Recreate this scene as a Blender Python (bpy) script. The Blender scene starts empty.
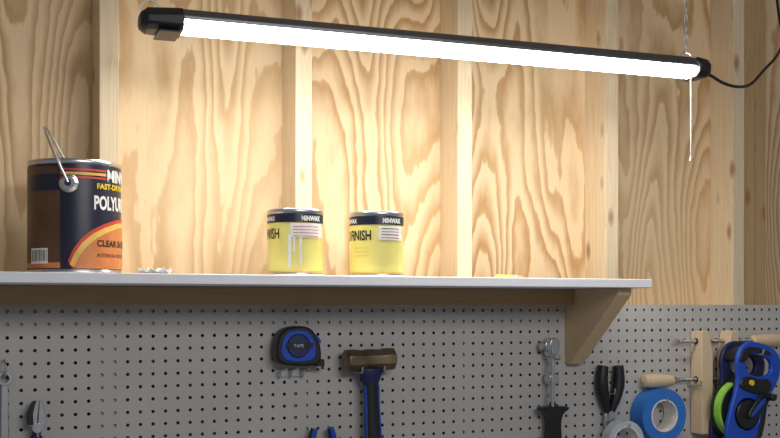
import bpy, bmesh, math, random
from mathutils import Vector, Matrix
random.seed(4)
S=bpy.context.scene
H=1.5
YP=-0.095   # pegboard face

# ---------------------------------------------------------------- materials
def nt(name):
    m=bpy.data.materials.new(name); m.use_nodes=True
    t=m.node_tree; b=t.nodes['Principled BSDF']
    return m,t,b
def L(t,a,b): t.links.new(a,b)
def mat(name,col,rough=.5,metal=0,var=.08,scale=60,bump=0,emit=None,spec=.5,trans=0,alpha=1):
    m,t,b=nt(name)
    tc=t.nodes.new('ShaderNodeTexCoord'); n=t.nodes.new('ShaderNodeTexNoise')
    n.inputs['Scale'].default_value=scale; n.inputs['Detail'].default_value=4
    L(t,tc.outputs['Object'],n.inputs['Vector'])
    r=t.nodes.new('ShaderNodeValToRGB')
    r.color_ramp.elements[0].position=.3; r.color_ramp.elements[1].position=.7
    r.color_ramp.elements[0].color=(*[c*(1-var) for c in col],1)
    r.color_ramp.elements[1].color=(*[min(1,c*(1+var)) for c in col],1)
    L(t,n.outputs['Fac'],r.inputs['Fac']); L(t,r.outputs['Color'],b.inputs['Base Color'])
    b.inputs['Roughness'].default_value=rough; b.inputs['Metallic'].default_value=metal
    b.inputs['Specular IOR Level'].default_value=spec
    b.inputs['Transmission Weight'].default_value=trans
    b.inputs['Alpha'].default_value=alpha
    if bump:
        bp=t.nodes.new('ShaderNodeBump'); bp.inputs['Strength'].default_value=bump; bp.inputs['Distance'].default_value=.002
        L(t,n.outputs['Fac'],bp.inputs['Height']); L(t,bp.outputs['Normal'],b.inputs['Normal'])
    if emit:
        b.inputs['Emission Color'].default_value=(*emit[:3],1); b.inputs['Emission Strength'].default_value=emit[3]
    return m
def math_(t,op,a,b=None,clamp=False):
    n=t.nodes.new('ShaderNodeMath'); n.operation=op; n.use_clamp=clamp
    for i,v in enumerate((a,b)):
        if v is None: continue
        if isinstance(v,(int,float)): n.inputs[i].default_value=v
        else: L(t,v,n.inputs[i])
    return n.outputs[0]
def noise(t,vec,scale=(1,1,1),sc=1,det=2,rough=.5,loc=(0,0,0),dist=0):
    mp=t.nodes.new('ShaderNodeMapping'); mp.inputs['Scale'].default_value=scale; mp.inputs['Location'].default_value=loc
    L(t,vec,mp.inputs['Vector'])
    n=t.nodes.new('ShaderNodeTexNoise'); n.inputs['Scale'].default_value=sc
    n.inputs['Detail'].default_value=det; n.inputs['Roughness'].default_value=rough; n.inputs['Distortion'].default_value=dist
    L(t,mp.outputs[0],n.inputs['Vector']); return n.outputs['Fac']
def ramp(t,fac,els):
    r=t.nodes.new('ShaderNodeValToRGB'); e=r.color_ramp.elements
    e[0].position=els[0][0]; e[0].color=(*els[0][1],1); e[1].position=els[-1][0]; e[1].color=(*els[-1][1],1)
    for p,c in els[1:-1]:
        x=e.new(p); x.color=(*c,1)
    L(t,fac,r.inputs['Fac']); return r.outputs['Color']
def mix(t,mode,f,a,b):
    n=t.nodes.new('ShaderNodeMix'); n.data_type='RGBA'; n.blend_type=mode
    if isinstance(f,(int,float)): n.inputs['Factor'].default_value=f
    else: L(t,f,n.inputs['Factor'])
    for i,v in (('A',a),('B',b)):
        s=[q for q in n.inputs if q.name==i and q.type=='RGBA'][0]
        if isinstance(v,tuple): s.default_value=(*v,1)
        else: L(t,v,s)
    return [q for q in n.outputs if q.type=='RGBA'][0]

def plywood():
    m,t,b=nt('rotary_cut_pine_plywood')
    tc=t.nodes.new('ShaderNodeTexCoord').outputs['Object']
    v=noise(t,tc,(4.4,1,.78),1,1.3,.45,(3.1,0,1.7),.2)
    w=noise(t,tc,(36,1,10),1,2,.55)
    f=math_(t,'ADD',math_(t,'MULTIPLY',v,27),math_(t,'MULTIPLY',w,.9))
    fr=math_(t,'FRACT',f)
    ring=ramp(t,fr,[(0,(.0,.0,.0)),(.28,(.04,.04,.04)),(.55,(.50,.50,.50)),(.80,(.95,.95,.95)),(.92,(.85,.85,.85)),(1,(.0,.0,.0))])
    fib=noise(t,tc,(230,1,9),1,2,.55)
    big=noise(t,tc,(3.0,1,1.1),1,1,.5,(9,0,4))
    amt=math_(t,'MULTIPLY',ring,math_(t,'ADD',math_(t,'MULTIPLY',fib,.6),.60),True)
    amt=math_(t,'MULTIPLY',amt,ramp(t,big,[(.28,(.40,.40,.40)),(.58,(1,1,1))]),True)
    col=mix(t,'MIX',amt,(.80,.615,.385),(.45,.235,.078))
    col=mix(t,'MULTIPLY',.22,col,ramp(t,fib,[(.3,(.78,.72,.62)),(.7,(1,1,1))]))
    L(t,col,b.inputs['Base Color']); b.inputs['Roughness'].default_value=.62
    b.inputs['Specular IOR Level'].default_value=.25
    bp=t.nodes.new('ShaderNodeBump'); bp.inputs['Strength'].default_value=.15; bp.inputs['Distance'].default_value=.001
    L(t,amt,bp.inputs['Height']); L(t,bp.outputs['Normal'],b.inputs['Normal'])
    return m
def lumber(name,light,dark,knots=True,axis='z'):
    m,t,b=nt(name)
    tc=t.nodes.new('ShaderNodeTexCoord').outputs['Object']
    oi=t.nodes.new('ShaderNodeObjectInfo').outputs['Random']
    cb=t.nodes.new('ShaderNodeCombineXYZ')
    o=math_(t,'MULTIPLY',oi,37)
    for i in range(3): L(t,o,cb.inputs[i])
    ad=t.nodes.new('ShaderNodeVectorMath'); ad.operation='ADD'; L(t,tc,ad.inputs[0]); L(t,cb.outputs[0],ad.inputs[1])
    vec=ad.outputs[0]
    sc={'z':(38,38,1.4),'x':(1.4,38,38)}[axis]
    g=noise(t,vec,sc,1,2,.5,dist=.3)
    fr=math_(t,'FRACT',math_(t,'MULTIPLY',g,9))
    sc2={'z':(300,300,8),'x':(8,300,300)}[axis]
    f=noise(t,vec,sc2,1,2,.5)
    a=math_(t,'MULTIPLY',fr,math_(t,'ADD',math_(t,'MULTIPLY',f,.5),.1),True)
    col=mix(t,'MIX',a,light,dark)
    if knots:
        mp=t.nodes.new('ShaderNodeMapping'); mp.inputs['Scale'].default_value=(16,16,6.5)
        L(t,vec,mp.inputs['Vector'])
        vo=t.nodes.new('ShaderNodeTexVoronoi'); vo.inputs['Scale'].default_value=1; L(t,mp.outputs[0],vo.inputs['Vector'])
        k=ramp(t,vo.outputs['Distance'],[(.06,(1,1,1)),(.12,(.6,.6,.6)),(.19,(0,0,0))])
        col=mix(t,'MIX',math_(t,'MULTIPLY',k,.8),col,(.30,.13,.045))
    L(t,col,b.inputs['Base Color']); b.inputs['Roughness'].default_value=.6; b.inputs['Specular IOR Level'].default_value=.25
    return m

M_ply=plywood()
M_stud=lumber('pine_stud_wood',(.78,.64,.44),(.52,.36,.18))
M_studd=lumber('pine_stud_wood_dark',(.52,.35,.18),(.34,.20,.085))
M_cleat=lumber('cleat_wood',(.46,.31,.17),(.33,.20,.10),False,'x')
M_brace=lumber('brace_wood',(.70,.52,.32),(.54,.36,.18),False)
M_clampwood=lumber('maple_wood',(.74,.57,.38),(.58,.41,.23),False)
M_shelf=mat('painted_white_shelf',(.86,.87,.92),.5,0,.04,20)
M_peg=mat('grey_hardboard',(.50,.485,.465),.5,0,.04,8)
M_peghole=mat('hole_shade_dark',(.03,.025,.02),.9,0,.1,50)  # shade inside the peg holes painted as near-black wall colour
M_blk=mat('black_plastic',(.012,.012,.014),.4)
M_dk=mat('dark_metal',(.045,.045,.05),.42,.3)
M_house=mat('grey_housing_metal',(.13,.13,.14),.35,.7)
M_navy=mat('navy_label',(.012,.014,.035),.35)
M_blue=mat('blue_plastic',(.012,.075,.52),.35)
M_navyb=mat('navy_rubber',(.012,.02,.09),.5)
M_steel=mat('chromed_steel',(.66,.66,.66),.28,1)
M_tin=mat('tinplate',(.62,.62,.63),.3,1)
M_wire=mat('galvanised_wire',(.6,.6,.6),.35,.9)
M_gold=mat('bronze_steel',(.22,.17,.105),.38,.85,.25,40)
M_green=mat('lime_tape',(.35,.75,.10),.4)
M_yel=mat('yellow_button',(.85,.62,.02),.4)
M_ylab=mat('yellow_label',(.80,.70,.20),.45,0,.05,30)
M_white=mat('white_paper',(.82,.80,.76),.6)
M_red=mat('red_ink',(.60,.05,.03),.45)
M_orange=mat('orange_ink',(.60,.20,.06),.4)
M_gray=mat('orange_gold_ink',(.80,.48,.10),.4)
M_bronze=mat('brown_label',(.10,.045,.02),.4,0,.3,14)
M_painter=mat('painters_tape_blue',(.03,.18,.62),.6,0,.06,100)
M_pale=mat('masking_tape_pale',(.52,.60,.66),.5,0,.1,40)
M_conc=mat('concrete',(.30,.29,.28),.85,0,.15,6,.3)
M_ceil=mat('ceiling_board',(.55,.50,.44),.8,0,.05,5)
M_led=mat('led_diffuser',(.9,.9,.9),.4,0,0,10,0,(1,.98,.93,36))

# ---------------------------------------------------------------- builders
def link(o,p=None):
    S.collection.objects.link(o)
    if p: o.parent=p
    return o
def empty(name,loc,rot=(0,0,0)):
    o=bpy.data.objects.new(name,None); o.location=loc; o.rotation_euler=rot; o.empty_display_size=.05
    return link(o)
def fin(bm,name,m,p=None,bevel=0,seg=2,smooth=True,loc=None):
    bmesh.ops.recalc_face_normals(bm,faces=bm.faces)
    me=bpy.data.meshes.new(name); bm.to_mesh(me); bm.free()
    for mm in (m if isinstance(m,(list,tuple)) else [m]): me.materials.append(mm)
    o=bpy.data.objects.new(name,me); link(o,p)
    if loc: o.location=loc
    if bevel:
        d=o.modifiers.new('bev','BEVEL'); d.width=bevel; d.segments=seg; d.limit_method='ANGLE'; d.angle_limit=.6
    if smooth:
        for f in me.polygons: f.use_smooth=True
        me.set_sharp_from_angle(angle=.7)
    return o
def box(name,a,b,m,p=None,bevel=.001,loc=None):
    bm=bmesh.new(); bmesh.ops.create_cube(bm,size=1)
    for v in bm.verts: v.co=Vector([(a[i]+b[i])/2+v.co[i]*(b[i]-a[i]) for i in range(3)])
    return fin(bm,name,m,p,bevel,2,True,loc)
def wbox(name,a,b,m,bevel=.0015):   # stand-alone: origin at its centre
    c=[(a[i]+b[i])/2 for i in range(3)]
    return box(name,[a[i]-c[i] for i in range(3)],[b[i]-c[i] for i in range(3)],m,None,bevel,c)
def prism(name,pts,y0,y1,m,p=None,bevel=.002,holes=()):
    bm=bmesh.new(); loops=[pts]+list(holes); ed=[]
    for lp in loops:
        vs=[bm.verts.new((x,y0,z)) for x,z in lp]
        ed+= [bm.edges.new((vs[i],vs[(i+1)%len(vs)])) for i in range(len(vs))]
    if holes: bmesh.ops.triangle_fill(bm,use_beauty=True,use_dissolve=False,edges=ed)
    else: bm.faces.new(bm.verts[:])
    r=bmesh.ops.extrude_face_region(bm,geom=bm.faces[:])
    for g in r['geom']:
        if isinstance(g,bmesh.types.BMVert): g.co.y=y1
    return fin(bm,name,m,p,bevel,2)
def cyl(name,p0,p1,r0,m,p=None,r1=None,n=28,bevel=0):
    r1=r0 if r1 is None else r1
    p0=Vector(p0);p1=Vector(p1); d=p1-p0
    bm=bmesh.new(); bmesh.ops.create_cone(bm,cap_ends=True,segments=n,radius1=r0,radius2=r1,depth=d.length)
    bmesh.ops.transform(bm,matrix=Matrix.Translation((p0+p1)/2)@d.to_track_quat('Z','Y').to_matrix().to_4x4(),verts=bm.verts)
    return fin(bm,name,m,p,bevel)
def lathe(name,prof,m,p=None,n=48,axis='z',loc=(0,0,0),closed=False):
    bm=bmesh.new(); rings=[]
    for r,z in prof:
        ring=[]
        for i in range(n):
            a=2*math.pi*i/n; x,y=r*math.cos(a),r*math.sin(a)
            co=(x,y,z) if axis=='z' else ((x,z,y) if axis=='y' else (z,x,y))
            ring.append(bm.verts.new(Vector(co)+Vector(loc)))
        rings.append(ring)
    k=len(rings); 
    for j in range(k if closed else k-1):
        A,B=rings[j],rings[(j+1)%k]
        for i in range(n): bm.faces.new((A[i],A[(i+1)%n],B[(i+1)%n],B[i]))
    if not closed:
        if prof[0][0]>1e-5: bm.faces.new(rings[0])
        if prof[-1][0]>1e-5: bm.faces.new(rings[-1])
    bmesh.ops.remove_doubles(bm,verts=bm.verts,dist=1e-6)
    return fin(bm,name,m,p)
def tube(name,pts,r,m,p=None,cyclic=False,smooth=True,radii=None):
    cu=bpy.data.curves.new(name,'CURVE'); cu.dimensions='3D'; cu.bevel_depth=r; cu.bevel_resolution=4; cu.use_fill_caps=True
    cu.resolution_u=8
    sp=cu.splines.new('NURBS' if smooth else 'POLY'); sp.points.add(len(pts)-1)
    for i,q in enumerate(pts):
        sp.points[i].co=(*q,1); sp.points[i].radius=radii[i] if radii else 1
    sp.use_cyclic_u=cyclic
    if smooth: sp.order_u=3; sp.use_endpoint_u=not cyclic
    o=bpy.data.objects.new(name,cu); link(o,p); cu.materials.append(m)
    dg=bpy.context.evaluated_depsgraph_get(); me=bpy.data.meshes.new_from_object(o.evaluated_get(dg))
    bpy.data.objects.remove(o); o=bpy.data.objects.new(name,me); link(o,p)
    if not me.materials: me.materials.append(m)
    for f in me.polygons: f.use_smooth=True
    return o
def circ(cx,cz,r,n=24,rz=None,a0=0):
    rz=rz or r
    return [(cx+r*math.cos(a0+2*math.pi*i/n),cz+rz*math.sin(a0+2*math.pi*i/n)) for i in range(n)]
def smoothpoly(pts,it=2):
    for _ in range(it):
        q=[]
        for i in range(len(pts)):
            a,b=pts[i],pts[(i+1)%len(pts)]
            q+=[(a[0]*.75+b[0]*.25,a[1]*.75+b[1]*.25),(a[0]*.25+b[0]*.75,a[1]*.25+b[1]*.75)]
        pts=q
    return pts
def wrapverts(bm,r,a0):
    for v in bm.verts:
        a=a0+v.co.x/r; z=v.co.z
        v.co=Vector((r*math.cos(a),r*math.sin(a),z))
def patch(name,pts,r,a0,m,p):
    bm=bmesh.new(); vs=[bm.verts.new((s,0,z)) for s,z in pts]; bm.faces.new(vs)
    lo=min(s for s,z in pts); hi=max(s for s,z in pts); n=max(1,int((hi-lo)/.004))
    for i in range(1,n):
        x=lo+(hi-lo)*i/n
        bmesh.ops.bisect_plane(bm,geom=bm.verts[:]+bm.edges[:]+bm.faces[:],plane_co=(x,0,0),plane_no=(1,0,0))
    wrapverts(bm,r,a0)
    return fin(bm,name,m,p)
def rect(s0,s1,z0,z1): return [(s0,z0),(s1,z0),(s1,z1),(s0,z1)]
def text(name,body,size,s,z,r,a0,m,p,align='LEFT',bold=.0,sx=1):
    cu=bpy.data.curves.new(name,'FONT'); cu.body=body; cu.size=size; cu.align_x=align; cu.offset=bold; cu.resolution_u=3
    o=bpy.data.objects.new(name,cu); S.collection.objects.link(o)
    dg=bpy.context.evaluated_depsgraph_get(); me=bpy.data.meshes.new_from_object(o.evaluated_get(dg))
    bpy.data.objects.remove(o)
    bm=bmesh.new(); bm.from_mesh(me)
    for v in bm.verts: v.co=Vector((v.co.x*sx+s,0,v.co.y+z))
    if r: wrapverts(bm,r,a0)
    bpy.data.meshes.remove(me)
    return fin(bm,name,m,p,smooth=False)

# ---------------------------------------------------------------- room shell
wbox('wall_back',(-1.2,0,0),(3.6,.012,2.5),M_ply,0)
wbox('floor',(-1.2,-3.4,-.05),(3.6,.012,0),M_conc,0)
wbox('ceiling',(-1.2,-1.6,2.5),(3.6,.012,2.54),M_ceil,0)
sx=[-.86,-.452,-.046,.360,.772,1.165,1.575,1.975]
for x in sx: wbox('wall_stud',(x,-.089,0),(x+.038,0,2.5),M_stud)
wbox('wall_stud',(2.015,-.083,0),(2.053,0,2.5),M_studd)
wbox('wall_stud',(2.0545,-.080,0),(2.0925,0,2.5),M_studd)
wbox('wall_stud',(2.45,-.089,0),(2.488,0,2.5),M_stud)
wbox('wall_stud',(2.86,-.089,0),(2.898,0,2.5),M_stud)
for i in range(len(sx)-1): wbox('cavity_light_block',(sx[i]+.0385,-.089,H-.043),(sx[i+1]-.0005,-.001,H-.005),M_stud)  # unseen blocks added to keep LED light out behind the peg holes
wbox('cavity_light_block',(2.093,-.089,H-.043),(2.4495,-.001,H-.005),M_stud)

# ---------------------------------------------------------------- pegboard
def pegboard():
    P=.0254; nx,nz=108,59; x0=-.36; z1=H; r=.0037
    V=[];F=[];MI=[]
    yf,yb=YP,YP+.0055
    for j in range(nz):
        for i in range(nx):
            cx=x0+(i+.5)*P; cz=z1-(j+.5)*P; b=len(V)
            for k in range(8):
                a=k*math.pi/4; c,s=math.cos(a),math.sin(a); mm=max(abs(c),abs(s))
                V.append((cx+c/mm*P/2,yf,cz+s/mm*P/2))
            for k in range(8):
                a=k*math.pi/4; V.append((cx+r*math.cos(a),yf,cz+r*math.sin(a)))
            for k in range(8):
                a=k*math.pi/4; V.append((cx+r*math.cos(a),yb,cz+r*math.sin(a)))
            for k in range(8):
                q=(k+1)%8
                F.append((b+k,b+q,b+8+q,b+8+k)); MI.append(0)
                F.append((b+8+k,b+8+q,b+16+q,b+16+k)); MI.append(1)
    xe=x0+nx*P; ze=z1-nz*P; b=len(V)
    V+= [(x0,yf,z1),(xe,yf,z1),(xe,yf,ze),(x0,yf,ze),(x0,yb,z1),(xe,yb,z1),(xe,yb,ze),(x0,yb,ze)]
    for k in range(4):
        q=(k+1)%4; F.append((b+k,b+q,b+4+q,b+4+k)); MI.append(0)
    me=bpy.data.meshes.new('pegboard'); me.from_pydata(V,[],F)
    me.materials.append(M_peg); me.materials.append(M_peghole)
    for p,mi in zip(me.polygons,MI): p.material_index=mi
    link(bpy.data.objects.new('pegboard',me))
pegboard()

# ---------------------------------------------------------------- shelf
SZ=H+.0566
sh=empty('wall_shelf',(0,0,SZ))
box('board',(-.40,-.342,-.019),(1.518,-.0905,0),M_shelf,sh,.0015)
box('cleat',(-.40,-.134,-.0570),(1.452,-.0962,-.0195),M_cleat,sh,.0015)
def brace(x):
    bm=bmesh.new()
    pr=[(-.0962,-.0195),(-.305,-.0195),(-.305,-.034),(-.118,-.198),(-.0962,-.198)]
    A=[bm.verts.new((x,y,z)) for y,z in pr]; B=[bm.verts.new((x+.038,y,z)) for y,z in pr]
    bm.faces.new(A); bm.faces.new(B)
    for i in range(5): bm.faces.new((A[i],A[(i+1)%5],B[(i+1)%5],B[i]))
    fin(bm,'brace',M_brace,sh,.0015)
brace(1.4525); brace(-.40+.0)
for z in (-.09,-.15): cyl('brace_screw',(1.4515,-.115,z),(1.4526,-.115,z),.004,M_steel,sh)

# ---------------------------------------------------------------- paint cans
def can_body(name,loc,r,h,label,z0=.008,z1=None):
    e=empty(name,loc)
    z1=z1 or h-.012
    lathe('body',[(0,.003),(r-.004,.003),(r-.003,0),(r,0),(r+.0012,.002),(r+.0012,.005),(r,.007),(r,h-.010),(r+.0012,h-.008),(r+.0018,h-.003),(r,h),(r-.006,h),(r-.008,h-.004),(r-.012,h-.004),(r-.014,h-.001),(r-.018,h-.006),(0,h-.006)],M_tin,e,64)
    lathe('label',[(r+.0003,z0),(r+.0006,z0),(r+.0006,z1),(r+.0003,z1)],label,e,64,closed=True)
    return e
def facing(x,y): return math.atan2(-2.292-y,0-x)

x,y=.298,-.193; R=.084; hh=.208
c=can_body('gallon_paint_can',(x,y,SZ),R,hh,M_navy,.008,hh-.006); A=facing(x,y); rr=R+.0016
patch('label_side',rect(-.150,-.026,.009,hh-.014),rr-.0004,A,M_bronze,c)
patch('label_side_band',rect(-.150,-.026,.150,.180),rr-.0001,A,M_navy,c)
patch('label_side_band',rect(-.150,-.026,.010,.020),rr-.0001,A,M_orange,c)
patch('barcode',rect(-.094,-.050,.018,.046),rr+.0001,A,M_white,c)
for i in range(12):
    s=-.090+i*.0033; patch('barcode_bar',rect(s,s+(.0012 if i%3 else .002),.022,.043),rr+.0005,A,M_blk,c)
patch('stripe_red',rect(-.026,.060,.186,.190),rr,A,M_red,c)
patch('stripe_gold',rect(-.026,.060,.1785,.1835),rr,A,M_gray,c)
patch('stripe_red',rect(-.026,.060,.172,.176),rr,A,M_red,c)
text('brand_text','MINWAX',.030,.062,.170,rr+.0002,A,M_white,c,bold=.0012,sx=.85)
text('line_text','FAST-DRYING',.014,.040,.155,rr+.0002,A,M_yel,c,bold=.0004)
text('name_text','POLYURETHANE',.034,.034,.118,rr+.0002,A,M_white,c,bold=.0012,sx=.62)
arc=[(-.012,.010),(-.004,.030),(.010,.050),(.030,.067),(.055,.079),(.085,.088),(.14,.093)]
patch('swoosh_red',[(s,z+.012) for s,z in arc]+[(.14,.009),(-.004,.009)],rr,A,M_red,c)
patch('swoosh_gold',[(s+.003,z+.006) for s,z in arc]+[(.14,.0095),(.002,.0095)],rr+.0004,A,M_gray,c)
patch('swoosh_orange',[(s+.010,z-.002) for s,z in arc]+[(.15,.010),(.004,.010)][:1]+[(.004,.010)],rr+.0008,A,M_orange,c)
text('type_text','CLEAR SATIN',.016,.040,.050,rr+.0012,A,M_blk,c,bold=.0006)
text('type_text','INTERIOR WOOD',.010,.040,.030,rr+.0012,A,M_blk,c)
ea=A-.13; d=Vector((math.cos(ea),math.sin(ea),0))
ez=.163
for sgn in (1,-1):
    q=d*sgn
    cyl('ear',q*(R+.0008)+Vector((0,0,ez)),q*(R+.007)+Vector((0,0,ez)),.017,M_tin,c,r1=.012)
    cyl('ear_boss',q*(R+.006)+Vector((0,0,ez)),q*(R+.011)+Vector((0,0,ez)),.006,M_dk,c)
side=Vector((-d.y,d.x,0)); 
if side.x>0: side=-side
up=(side*.47+Vector((0,0,1))).normalized()
pts=[]
for i in range(25):
    a=math.pi*i/24
    pts.append(d*((R+.010)*math.cos(a)*1.0)+Vector((0,0,ez))+up*(.124*min(1,math.sin(a)*1.0)))
tube('bail_wire',[tuple(q) for q in pts],.0024,M_wire,c)

def quart(x,y,kind):
    r=.054; h=.130
    c=can_body('quart_paint_can',(x,y,SZ),r,h,M_ylab,.004,h-.010); A=facing(x,y); q=r+.0014
    patch('top_band',rect(-.169,.169,h-.027,h-.010),q,A,M_navy,c)
    patch('foot_band',rect(-.169,.169,.006,.009),q,A,M_gray,c)
    text('brand_text','MINWAX',.013,.012,h-.0235,q+.0002,A,M_white,c,bold=.0006,sx=.8)
    text('brand_text','MINWAX',.012,-.085,h-.0235,q+.0002,A,M_white,c,bold=.0004,sx=.8)
    if kind==1:
        patch('instruction_box',rect(-.010,.065,h-.056,h-.029),q,A,M_white,c)
        for i in range(4): patch('instruction_line',rect(-.004 ,.052,h-.036-i*.006,h-.0348-i*.006),q+.0003,A,M_red,c)
        for k,(s,w,z) in enumerate([(-.014,.007,.014),(-.004,.004,.045),(.008,.005,.020)]):
            patch('paint_drip',[(s,h-.05),(s+w,h-.05),(s+w,z+.004),(s+w*.5,z),(s,z+.004)],q+.0002,A,M_white,c)
        text('name_text','WOOD FINISH',.028,-.032,.072,q+.0002,A,M_blk,c,'RIGHT',.0004,.66)
    else:
        patch('instruction_box',rect(.004,.062,h-.058,h-.030),q,A,M_white,c)
        for i in range(4): patch('instruction_line',rect(.010,.052,h-.036-i*.006,h-.0345-i*.006),q+.0003,A,M_red if i%2 else M_blk,c)
        text('name_text','WOOD FINISH',.028,-.010,.072,q+.0002,A,M_blk,c,'RIGHT',.0006,.66)
        for i in range(3): patch('label_line',rect(-.05,-.018,.040+i*.008,.0415+i*.008),q,A,M_gray,c)
quart(.711,-.262,1); quart(.882,-.272,2)

def scrap(name,loc,w,dp,h,m,seed):
    random.seed(seed); bm=bmesh.new(); bmesh.ops.create_grid(bm,x_segments=14,y_segments=8,size=.5)
    for v in bm.verts:
        v.co=Vector((v.co.x*w,v.co.y*dp,.001+h*abs(math.sin(v.co.x*9+seed)*math.cos(v.co.y*6))*random.uniform(.5,1)))
    r=bmesh.ops.extrude_face_region(bm,geom=bm.faces[:])
    for g in r['geom']:
        if isinstance(g,bmesh.types.BMVert): g.co.z+=.0012
    return fin(bm,name,m,None,loc=loc)
scrap('crumpled_paper',(.425,-.305,SZ),.055,.035,.012,M_white,3)
gl=empty('glue_brush',(1.17,-.31,SZ+.004))
cyl('handle',(-.03,0,0),(.012,.004,0),.0035,M_ylab,gl,r1=.0025); cyl('ferrule',(.012,.004,0),(.022,.005,0),.0038,M_tin,gl); cyl('bristles',(.022,.005,0),(.034,.006,-.001),.0036,M_gray,gl,r1=.0028)

# ---------------------------------------------------------------- LED shop light
Lp=Vector((.388,-.342,H+.507)); Rp=Vector((1.590,-.432,H+.505)); ax=(Rp-Lp); LEN=ax.length
fx=empty('led_shop_light',(Lp+Rp)/2,(0,math.atan2(-ax.z,math.hypot(ax.x,ax.y)),math.atan2(ax.y,ax.x)))
h2=LEN/2
def xprism(name,prof,x0,x1,m,p,bevel=.001,s0=1,s1=1):
    bm=bmesh.new(); A=[bm.verts.new((x0,y*s0,z*s0)) for y,z in prof]; B=[bm.verts.new((x1,y*s1,z*s1)) for y,z in prof]
    n=len(prof); bm.faces.new(A); bm.faces.new(B)
    for i in range(n): bm.faces.new((A[i],A[(i+1)%n],B[(i+1)%n],B[i]))
    return fin(bm,name,m,p,bevel)
xprism('housing',[(-.040,.002),(-.041,.008),(-.028,.022),(.028,.022),(.041,.008),(.040,.002)],-h2+.06,h2-.05,M_house,fx)
dif=[(-.031,.002)]+[(-.031*math.cos(math.pi*i/16),-.001-.0155*math.sin(math.pi*i/16)) for i in range(17)]+[(.031,.002)]
xprism('diffuser',dif,-h2+.072,h2-.040,M_led,fx,0)
cap=[(-.043,.008),(-.030,.024),(.030,.024),(.043,.008),(.040,-.010),(.026,-.020),(-.026,-.020),(-.040,-.010)]
xprism('end_cap',cap,-h2+.010,-h2+.075,M_blk,fx,.003,.86,1)
xprism('end_cap_tip',cap,-h2,-h2+.012,M_blk,fx,.003,.55,.84)
xprism('end_cap',cap,h2-.042,h2-.010,M_blk,fx,.003,1,.86)
xprism('end_cap_tip',cap,h2-.012,h2,M_blk,fx,.003,.84,.5)
box('socket_plate',(-h2+.030,-.036,-.0225),(-h2+.070,.036,-.0195),M_dk,fx)
def chain(xl,name):
    i=0
    tube('hanger_hook',[(xl-.02,0,.020),(xl-.015,0,.034),(xl,0,.040),(xl+.015,0,.034),(xl+.02,0,.020)],.0015,M_wire,fx)
    z=.036; top=2.5-(H+.512)
    while z<top:
        pts=[]
        for k in range(12):
            a=2*math.pi*k/12; w=.0055*math.cos(a); hz=.0125*math.sin(a)
            pts.append((xl+(w*(1 if i%2 else .5)),(w*(.5 if i%2 else 1)),z+.0125+hz))
        tube(name,pts,.0013,M_wire,fx,cyclic=True); z+=.0205; i+=1
chain(-h2+.02,'chain_link'); chain(h2-.050,'chain_link')
PC=h2-.062
tube('pull_chain_core',[(PC,-.034,-.008),(PC,-.036,-.1),(PC,-.036,-.185)],.0009,M_wire,fx,smooth=False)
bm=bmesh.new()
for k in range(40):
    bmesh.ops.create_uvsphere(bm,u_segments=8,v_segments=6,radius=.0022,matrix=Matrix.Translation((PC,-.036,-.018-k*.0043)))
fin(bm,'pull_chain_beads',M_wire,fx)
lathe('pull_chain_bell',[(0,.012),(.002,.011),(.003,.006),(.0045,0),(0,0)],M_wire,fx,16,loc=(PC,-.036,-.200))
Mi=(Matrix.Translation(fx.location)@fx.rotation_euler.to_matrix().to_4x4()).inverted()
cp=[(1.585,-.432,H+.506),(1.61,-.43,H+.498),(1.65,-.425,H+.484),(1.70,-.42,H+.482),(1.76,-.39,H+.500),(1.83,-.35,H+.545),(1.91,-.31,H+.592),(2.02,-.22,H+.66),(2.10,-.12,H+.76),(2.12,-.088,H+.85),(2.12,-.088,H+.99)]
tube('power_cord',[tuple(Mi@Vector(q)) for q in cp],.0034,M_blk,fx)

# ---------------------------------------------------------------- tools on the pegboard
def tool(name,x,zr,rot=0): return empty(name,(x,YP,H+zr),(0,rot,0))
def hook(p,x,z,l=.04,tip=.01,m=M_wire,r=.0022,dx=0):
    tube('peg_hook',[(x,.0010,z),(x,-l*.5,z),(x+dx,-l+.003,z),(x+dx,-l,z+.003),(x+dx,-l,z+tip)],r,m,p,smooth=False)

# tape measure
t=tool('tape_measure',.760,-.090)
body=smoothpoly([(-.046,-.034),(-.050,.000),(-.040,.036),(-.005,.047),(.030,.042),(.047,.012),(.052,-.010),(.050,-.036),(.010,-.040)],3)
prism('case',body,-.050,-.010,M_blk,t,.005)
prism('bumper_ring',smoothpoly([(-.038,-.022),(-.040,.006),(-.028,.032),(.000,.038),(.026,.030),(.036,.008),(.038,-.012),(.030,-.028),(-.010,-.030)],2),-.0530,-.0495,M_blue,t,.0012,
      holes=[circ(-.002,.004,.025,20)])
prism('centre_disc',circ(-.002,.004,.0235,28),-.0540,-.0495,M_navyb,t,.001)
prism('name_plate',[(-.030,-.001),(.030,-.001),(.030,.010),(-.030,.010)],-.0550,-.0535,M_blk,t,.0004)
x_=text('plate_text','TAPE',.010,-.0135,.001,0,0,M_wire,t); x_.location=(0,-.0554,0)
prism('mouth',[(.040,-.040),(.060,-.040),(.060,-.028),(.046,-.024)],-.044,-.016,M_blk,t,.001)
box('end_hook',(.060,-.040,-.048),(.0615,-.020,-.026),M_steel,t,.0003)
prism('lock_button',smoothpoly([(.034,.020),(.052,.006),(.056,.014),(.040,.030)],1),-.038,-.022,M_blue,t,.001)
for hx in (-.028,-.004,.022):
    tube('peg_hook',[(hx,.001,-.056),(hx,-.012,-.050),(hx,-.055,-.0435),(hx,-.057,-.040)],.0022,M_wire,t,smooth=False)
    tube('peg_hook_leg',[(hx,-.014,-.048),(hx,-.012,-.062),(hx,-.004,-.066)],.0018,M_wire,t,smooth=False)
box('hook_plate',(-.034,-.004,-.064),(.028,-.0005,-.048),M_steel,t,.001)

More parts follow.
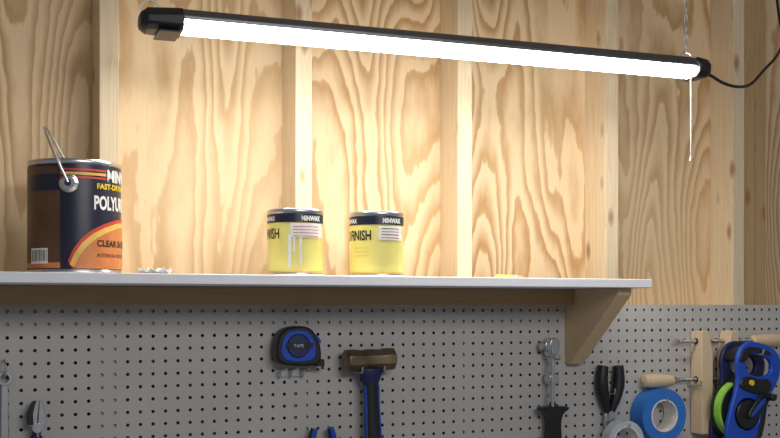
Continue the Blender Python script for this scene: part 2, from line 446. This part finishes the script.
# club hammer
t=tool('club_hammer',.926,-.119,-.02)
def octx(name,xs,rs,m,p,yc,zc=0):
    bm=bmesh.new(); rings=[]
    for X,r in zip(xs,rs):
        rings.append([bm.verts.new((X,yc+r*math.cos(math.pi/8+k*math.pi/4)/math.cos(math.pi/8),zc+r*math.sin(math.pi/8+k*math.pi/4)/math.cos(math.pi/8))) for k in range(8)])
    for A_,B_ in zip(rings,rings[1:]):
        for k in range(8): bm.faces.new((A_[k],A_[(k+1)%8],B_[(k+1)%8],B_[k]))
    bm.faces.new(rings[0]); bm.faces.new(rings[-1]); return fin(bm,name,m,p,.0012)
octx('head',[-.058,-.054,-.034,-.024,.024,.034,.054,.058],[.019,.0235,.0235,.0215,.0215,.0235,.0235,.019],M_gold,t,-.038)
def sect(name,rows,m,p,yc=-.038,bev=.003):
    bm=bmesh.new(); R_=[]
    for z,w,d_,xc in rows:
        R_.append([bm.verts.new((xc+w*math.cos(a),yc+d_*math.sin(a),z)) for a in [2*math.pi*k/16 for k in range(16)]])
    for A_,B_ in zip(R_,R_[1:]):
        for k in range(16): bm.faces.new((A_[k],A_[(k+1)%16],B_[(k+1)%16],B_[k]))
    bm.faces.new(R_[0]); bm.faces.new(R_[-1]); return fin(bm,name,m,p)
sect('handle_eye',[(.0225,.012,.009,0),(-.020,.013,.010,0)],M_dk,t)
sect('handle_collar',[(-.019,.027,.016,.002),(-.027,.029,.017,.002),(-.034,.025,.015,.002),(-.050,.019,.013,.002)],M_navyb,t)
sect('handle_grip',[(-.048,.018,.013,.002),(-.09,.0165,.0125,.003),(-.14,.018,.013,.004),(-.19,.020,.014,.005),(-.225,.022,.015,.006),(-.232,.015,.010,.006)],M_blk,t)
for sg in (-1,1): tube('grip_stripe',[(.002+sg*.0155,-.043,-.055),(.003+sg*.014,-.043,-.09),(.004+sg*.0155,-.043,-.14),(.005+sg*.017,-.043,-.19)],.003,M_blue,t)
for hx in (-.026,.026): hook(t,hx,-.0260,.060,.012)

# bar clamp hanging from a peg
t=tool('bar_clamp',1.395,-.150)
box('bar',(-.003,-.034,-.19),(.003,-.018,.062),M_steel,t,.0006)
prism('fixed_head',smoothpoly([(-.010,.028),(-.010,.068),(.004,.074),(.016,.066),(.018,.044),(.008,.026)],1),-.040,-.012,M_steel,t,.002)
prism('fixed_jaw',[(-.020,.046),(-.008,.040),(-.008,.062),(-.020,.062)],-.038,-.014,M_steel,t,.002)
cyl('jaw_pad',(-.026,-.026,.054),(-.019,-.026,.054),.010,M_steel,t)
prism('sliding_jaw',smoothpoly([(-.010,-.010),(.012,-.010),(.016,-.030),(.006,-.040),(-.010,-.036)],1),-.040,-.012,M_steel,t,.002)
cyl('screw',(-.004,-.042,.052),(-.004,-.042,-.09),.0038,M_tin,t)
sect('handle_neck',[(-.078,.007,.007,0),(-.088,.009,.009,0)],M_dk,t,-.036)
prism('handle',smoothpoly([(-.034,-.088),(.036,-.088),(.038,-.096),(.020,-.104),(.014,-.130),(.018,-.175),(.010,-.200),(-.010,-.200),(-.016,-.175),(-.012,-.130),(-.018,-.104),(-.036,-.096)],2),-.050,-.020,M_blk,t,.004)
hook(t,-.006,.026,.050,.012); hook(t,.010,.022,.050,.012)

def pliers(name,x,zr,rot,mA,mB,handles_up,sc=1.,spread=1.):
    t=tool(name,x,zr,rot); s=-1 if handles_up else 1
    for k in (-1,1):
        j=[(0*k,0),(k*.011,.002),(k*.014,.012),(k*.010,.030),(k*.004,.045),(k*.0008,.046),(k*.0008,.012)]
        prism('jaw',[(a*sc,b*s*sc) for a,b in j],-.030,-.020,M_steel,t,.001)
        pt=[(-k*.004,-.004),(k*.012*spread,-.030),(k*.022*spread,-.070),(k*.021*spread,-.110),(k*.014*spread,-.140)]
        tube('handle_grip',[(a*sc,-.025,b*s*sc) for a,b in pt],.0085*sc,mA,t,radii=[.55,.9,1.1,1.05,.9])
        tube('grip_inlay',[(a*sc,-.0305,b*s*sc) for a,b in pt[1:]],.0055*sc,mB,t)
    cyl('pivot',(0,-.034,0),(0,-.016,0),.008*sc,M_steel,t)
    return t
p_=pliers('slip_joint_pliers',.822,-.266-.138,0,M_blk,M_blue,True,1,1.3)
hook(p_,0,.045,.045,.01)
p_=pliers('pliers',.238,-.236,.06,M_navyb,M_blue,False,1.15)
prism('jaw_edge',[(-.019,.006),(-.021,.028),(-.012,.050),(-.006,.052),(-.010,.028),(-.008,.006)],-.036,-.017,M_blk,p_,.001)
hook(p_,0,-.016,.045,.01)
# combination wrench
t=tool('combination_wrench',.180,-.150)
prism('ring_end',circ(0,.010,.014,24),-.022,-.013,M_steel,t,.001,holes=[circ(0,.010,.008,12)])
prism('shank',[(-.006,-.001),(.006,-.001),(.0075,-.12),(-.0075,-.12)],-.020,-.015,M_steel,t,.0015)
prism('open_end',[(-.007,-.118),(-.018,-.135),(-.017,-.155),(-.009,-.160),(-.008,-.142),(.004,-.140),(.012,-.158),(.019,-.150),(.018,-.132),(.007,-.118)],-.023,-.012,M_steel,t,.0015)
hook(t,0,.016,.035,.018)
tube('hook_arm',[(0,-.030,.016),(0,-.034,.03),(0,-.026,.044),(0,-.010,.046),(0,-.001,.043)],.002,M_wire,t)

def snips(name,x,zr,rot):
    t=tool(name,x,zr,rot)
    for k in (-1,1):
        pt=[(k*.004,-.100),(k*.012,-.075),(k*.022,-.045),(k*.026,-.015),(k*.022,.018)]
        tube('grip',[(a,-.020,b) for a,b in pt],.0135,M_blk,t,radii=[.5,.85,1.1,1.15,1])
        prism('blade',[(0,-.090),(k*.012,-.094),(k*.014,-.115),(k*.006,-.150),(k*.001,-.158)],-.024,-.016,M_steel,t,.001)
        tube('guard',[(k*.015,-.020,.004),(k*.032,-.020,.014)],.006,M_blk,t,radii=[1,.7])
    cyl('pivot',(0,-.030,-.100),(0,-.010,-.100),.009,M_steel,t)
    hook(t,0,-.05,.04,.014)
snips('tin_snips',1.570,-.166,.03)

def roll(name,x,zr,ro,ri,w,m,core,y0=-.006):
    t=tool(name,x,zr)
    lathe('tape',[(ri+.003,y0),(ro,y0),(ro,y0-w),(ri+.003,y0-w)],m,t,56,'y',closed=True)
    lathe('core',[(ri,y0+.001),(ri+.003,y0+.001),(ri+.003,y0-w-.001),(ri,y0-w-.001)],core,t,56,'y',closed=True)
    hook(t,0,ri-.003,w-y0+.012,.012)
    return t
t=roll('painters_tape_roll',1.706,-.272,.066,.037,.048,M_painter,M_white)
roll('masking_tape_roll',1.585,-.330,.052,.036,.030,M_pale,M_white,-.034)

# wooden handscrew clamp
t=tool('handscrew_clamp',1.85,-.190)
def jaw(x0,mir):
    pr=[(0,-.135),(.036,-.135),(.036,.070),(.024,.124),(0,.124)]
    if mir: pr=[(.036-a,b) for a,b in pr][::-1]
    prism('jaw',[(x0+a,b) for a,b in pr],-.046,-.004,M_clampwood,t,.002)
jaw(-.022,False); jaw(.062,True)
for z,xa,xb,ha in ((.098,-.082,.165,1),(.002,-.100,.150,-1)):
    cyl('threaded_rod',(xa,-.025,z),(xb,-.025,z),.0042,M_steel,t,n=14)
    bm=bmesh.new()
    for k in range(int((xb-xa)/.005)):
        bmesh.ops.create_cone(bm,cap_ends=True,segments=14,radius1=.0052,radius2=.0042,depth=.002,matrix=Matrix.Translation((xa+k*.005,-.025,z))@Matrix.Rotation(math.pi/2,4,'Y'))
    fin(bm,'thread',M_tin,t)
def handle(x0,x1,z):
    L_=x1-x0
    pr=[(.008,0),(.013,.04*L_),(.0135,.12*L_),(.0165,.45*L_),(.0175,.75*L_),(.014,.95*L_),(.004,L_)]
    lathe('turned_handle',[(r,x0+s) for r,s in pr],M_clampwood,t,28,'x',loc=(0,-.025,z))
handle(-.095,-.188,.002); handle(.160,.262,.098)
for z,xx in ((.098,-.0235),(.002,-.0235)): cyl('barrel_nut',(xx-.001,-.025,z),(xx+.003,-.025,z),.008,M_dk,t)
cyl('rod_collar',(-.098,-.025,.002),(-.086,-.025,.002),.009,M_steel,t); cyl('rod_end',(-.086,-.025,.098),(-.080,-.025,.098),.007,M_steel,t)
hook(t,-.030,-.012,.054,.012); hook(t,.056,-.012,.054,.012)

# open reel long tape
t=tool('open_reel_tape',1.915,-.262,.24)
Y0=-.070
lathe('tape_winding',[(.025,Y0-.004),(.074,Y0-.004),(.074,Y0-.024),(.025,Y0-.024)],M_green,t,56,'y',closed=True)
lathe('reel_rim',[(.066,Y0-.001),(.082,Y0-.001),(.082,Y0-.004),(.066,Y0-.004)],M_blk,t,56,'y',closed=True)
lathe('reel_rim_front',[(.050,Y0-.024),(.068,Y0-.024),(.068,Y0-.028),(.050,Y0-.028)],M_blk,t,56,'y',closed=True)
lathe('hub',[(.0,Y0+.004),(.030,Y0+.004),(.030,Y0-.034),(.022,Y0-.040),(0,Y0-.040)],M_blk,t,40,'y')
fr=smoothpoly([(-.040,-.100),(.040,-.100),(.060,-.060),(.058,.00),(.060,.050),(.078,.090),(.080,.135),(.050,.170),(-.030,.172),(-.060,.150),(-.068,.110),(-.050,.070),(-.052,.030),(-.060,-.06)],2)
gap=smoothpoly([(-.032,.100),(-.040,.125),(-.028,.142),(.035,.140),(.050,.120),(.044,.098),(.010,.086),(-.020,.088)],2)
prism('frame_front',fr,Y0-.046,Y0-.034,M_blue,t,.003,holes=[gap[::-1],circ(.0,-.010,.040,24)])
prism('frame_back',fr,Y0+.010,Y0+.022,M_navyb,t,.003,holes=[gap[::-1]])
prism('grip',smoothpoly([(-.062,.112),(-.054,.142),(-.030,.158),(.030,.158),(.040,.146),(-.020,.146),(-.036,.132),(-.042,.110)],2),Y0-.049,Y0+.026,M_blk,t,.004)
prism('grip_cheek',smoothpoly([(-.050,.056),(-.030,.084),(.020,.082),(.048,.092),(.060,.06),(.03,.044),(-.03,.044)],2),Y0-.050,Y0+.020,M_blk,t,.003)
prism('side_panel',smoothpoly([(.040,-.085),(.058,-.05),(.054,.02),(.042,.03),(.042,-.05)],2),Y0-.049,Y0-.044,M_blk,t,.001)
prism('hub_cover',circ(0,-.010,.036,30),Y0-.048,Y0-.034,M_blk,t,.003)
prism('crank',smoothpoly([(-.014,-.020),(.014,-.020),(.050,.030),(.052,.052),(.036,.056),(.016,.040)],2),Y0-.058,Y0-.048,M_blk,t,.002)
prism('crank_stripe',smoothpoly([(-.004,-.014),(.006,-.014),(.040,.036),(.030,.042)],1),Y0-.0595,Y0-.058,M_blue,t,.0004)
cyl('crank_knob',(.040,Y0-.058,.044),(.040,Y0-.082,.044),.009,M_blk,t,bevel=.002)
cyl('button',(-.012,Y0-.050,.068),(-.012,Y0-.054,.068),.007,M_yel,t)
tube('peg_hook',[(0,.001,.145),(0,-.06,.143),(0,-.127,.143),(0,-.129,.155)],.0028,M_wire,t,smooth=False)

# ---------------------------------------------------------------- light
w=bpy.data.worlds.new('room_ambient'); S.world=w; w.use_nodes=True
w.node_tree.nodes['Background'].inputs[0].default_value=(.85,.90,1,1)
w.node_tree.nodes['Background'].inputs[1].default_value=.20
la=bpy.data.lights.new('front_fill_light','AREA'); la.shape='RECTANGLE'; la.size=1.2; la.size_y=.4; la.energy=16; la.color=(1,.98,.96)  # added unseen fill above and behind the camera, brightens the pegboard
lo=bpy.data.objects.new('front_fill_light',la); lo.location=(.9,-2.5,2.2)
lo.rotation_euler=(Vector((1.1,-.1,1.2))-Vector(lo.location)).to_track_quat('-Z','Y').to_euler(); link(lo)

# ---------------------------------------------------------------- camera
cd=bpy.data.cameras.new('camera'); cam=bpy.data.objects.new('camera',cd); link(cam)
cam.location=(0,-2.292,H); cam.rotation_euler=(math.pi/2,0,-math.radians(24.3))
cd.lens=50; cd.sensor_width=36; cd.shift_y=.11; cd.clip_start=.02
S.camera=cam
S.view_settings.view_transform='Standard'
S.view_settings.look='None'
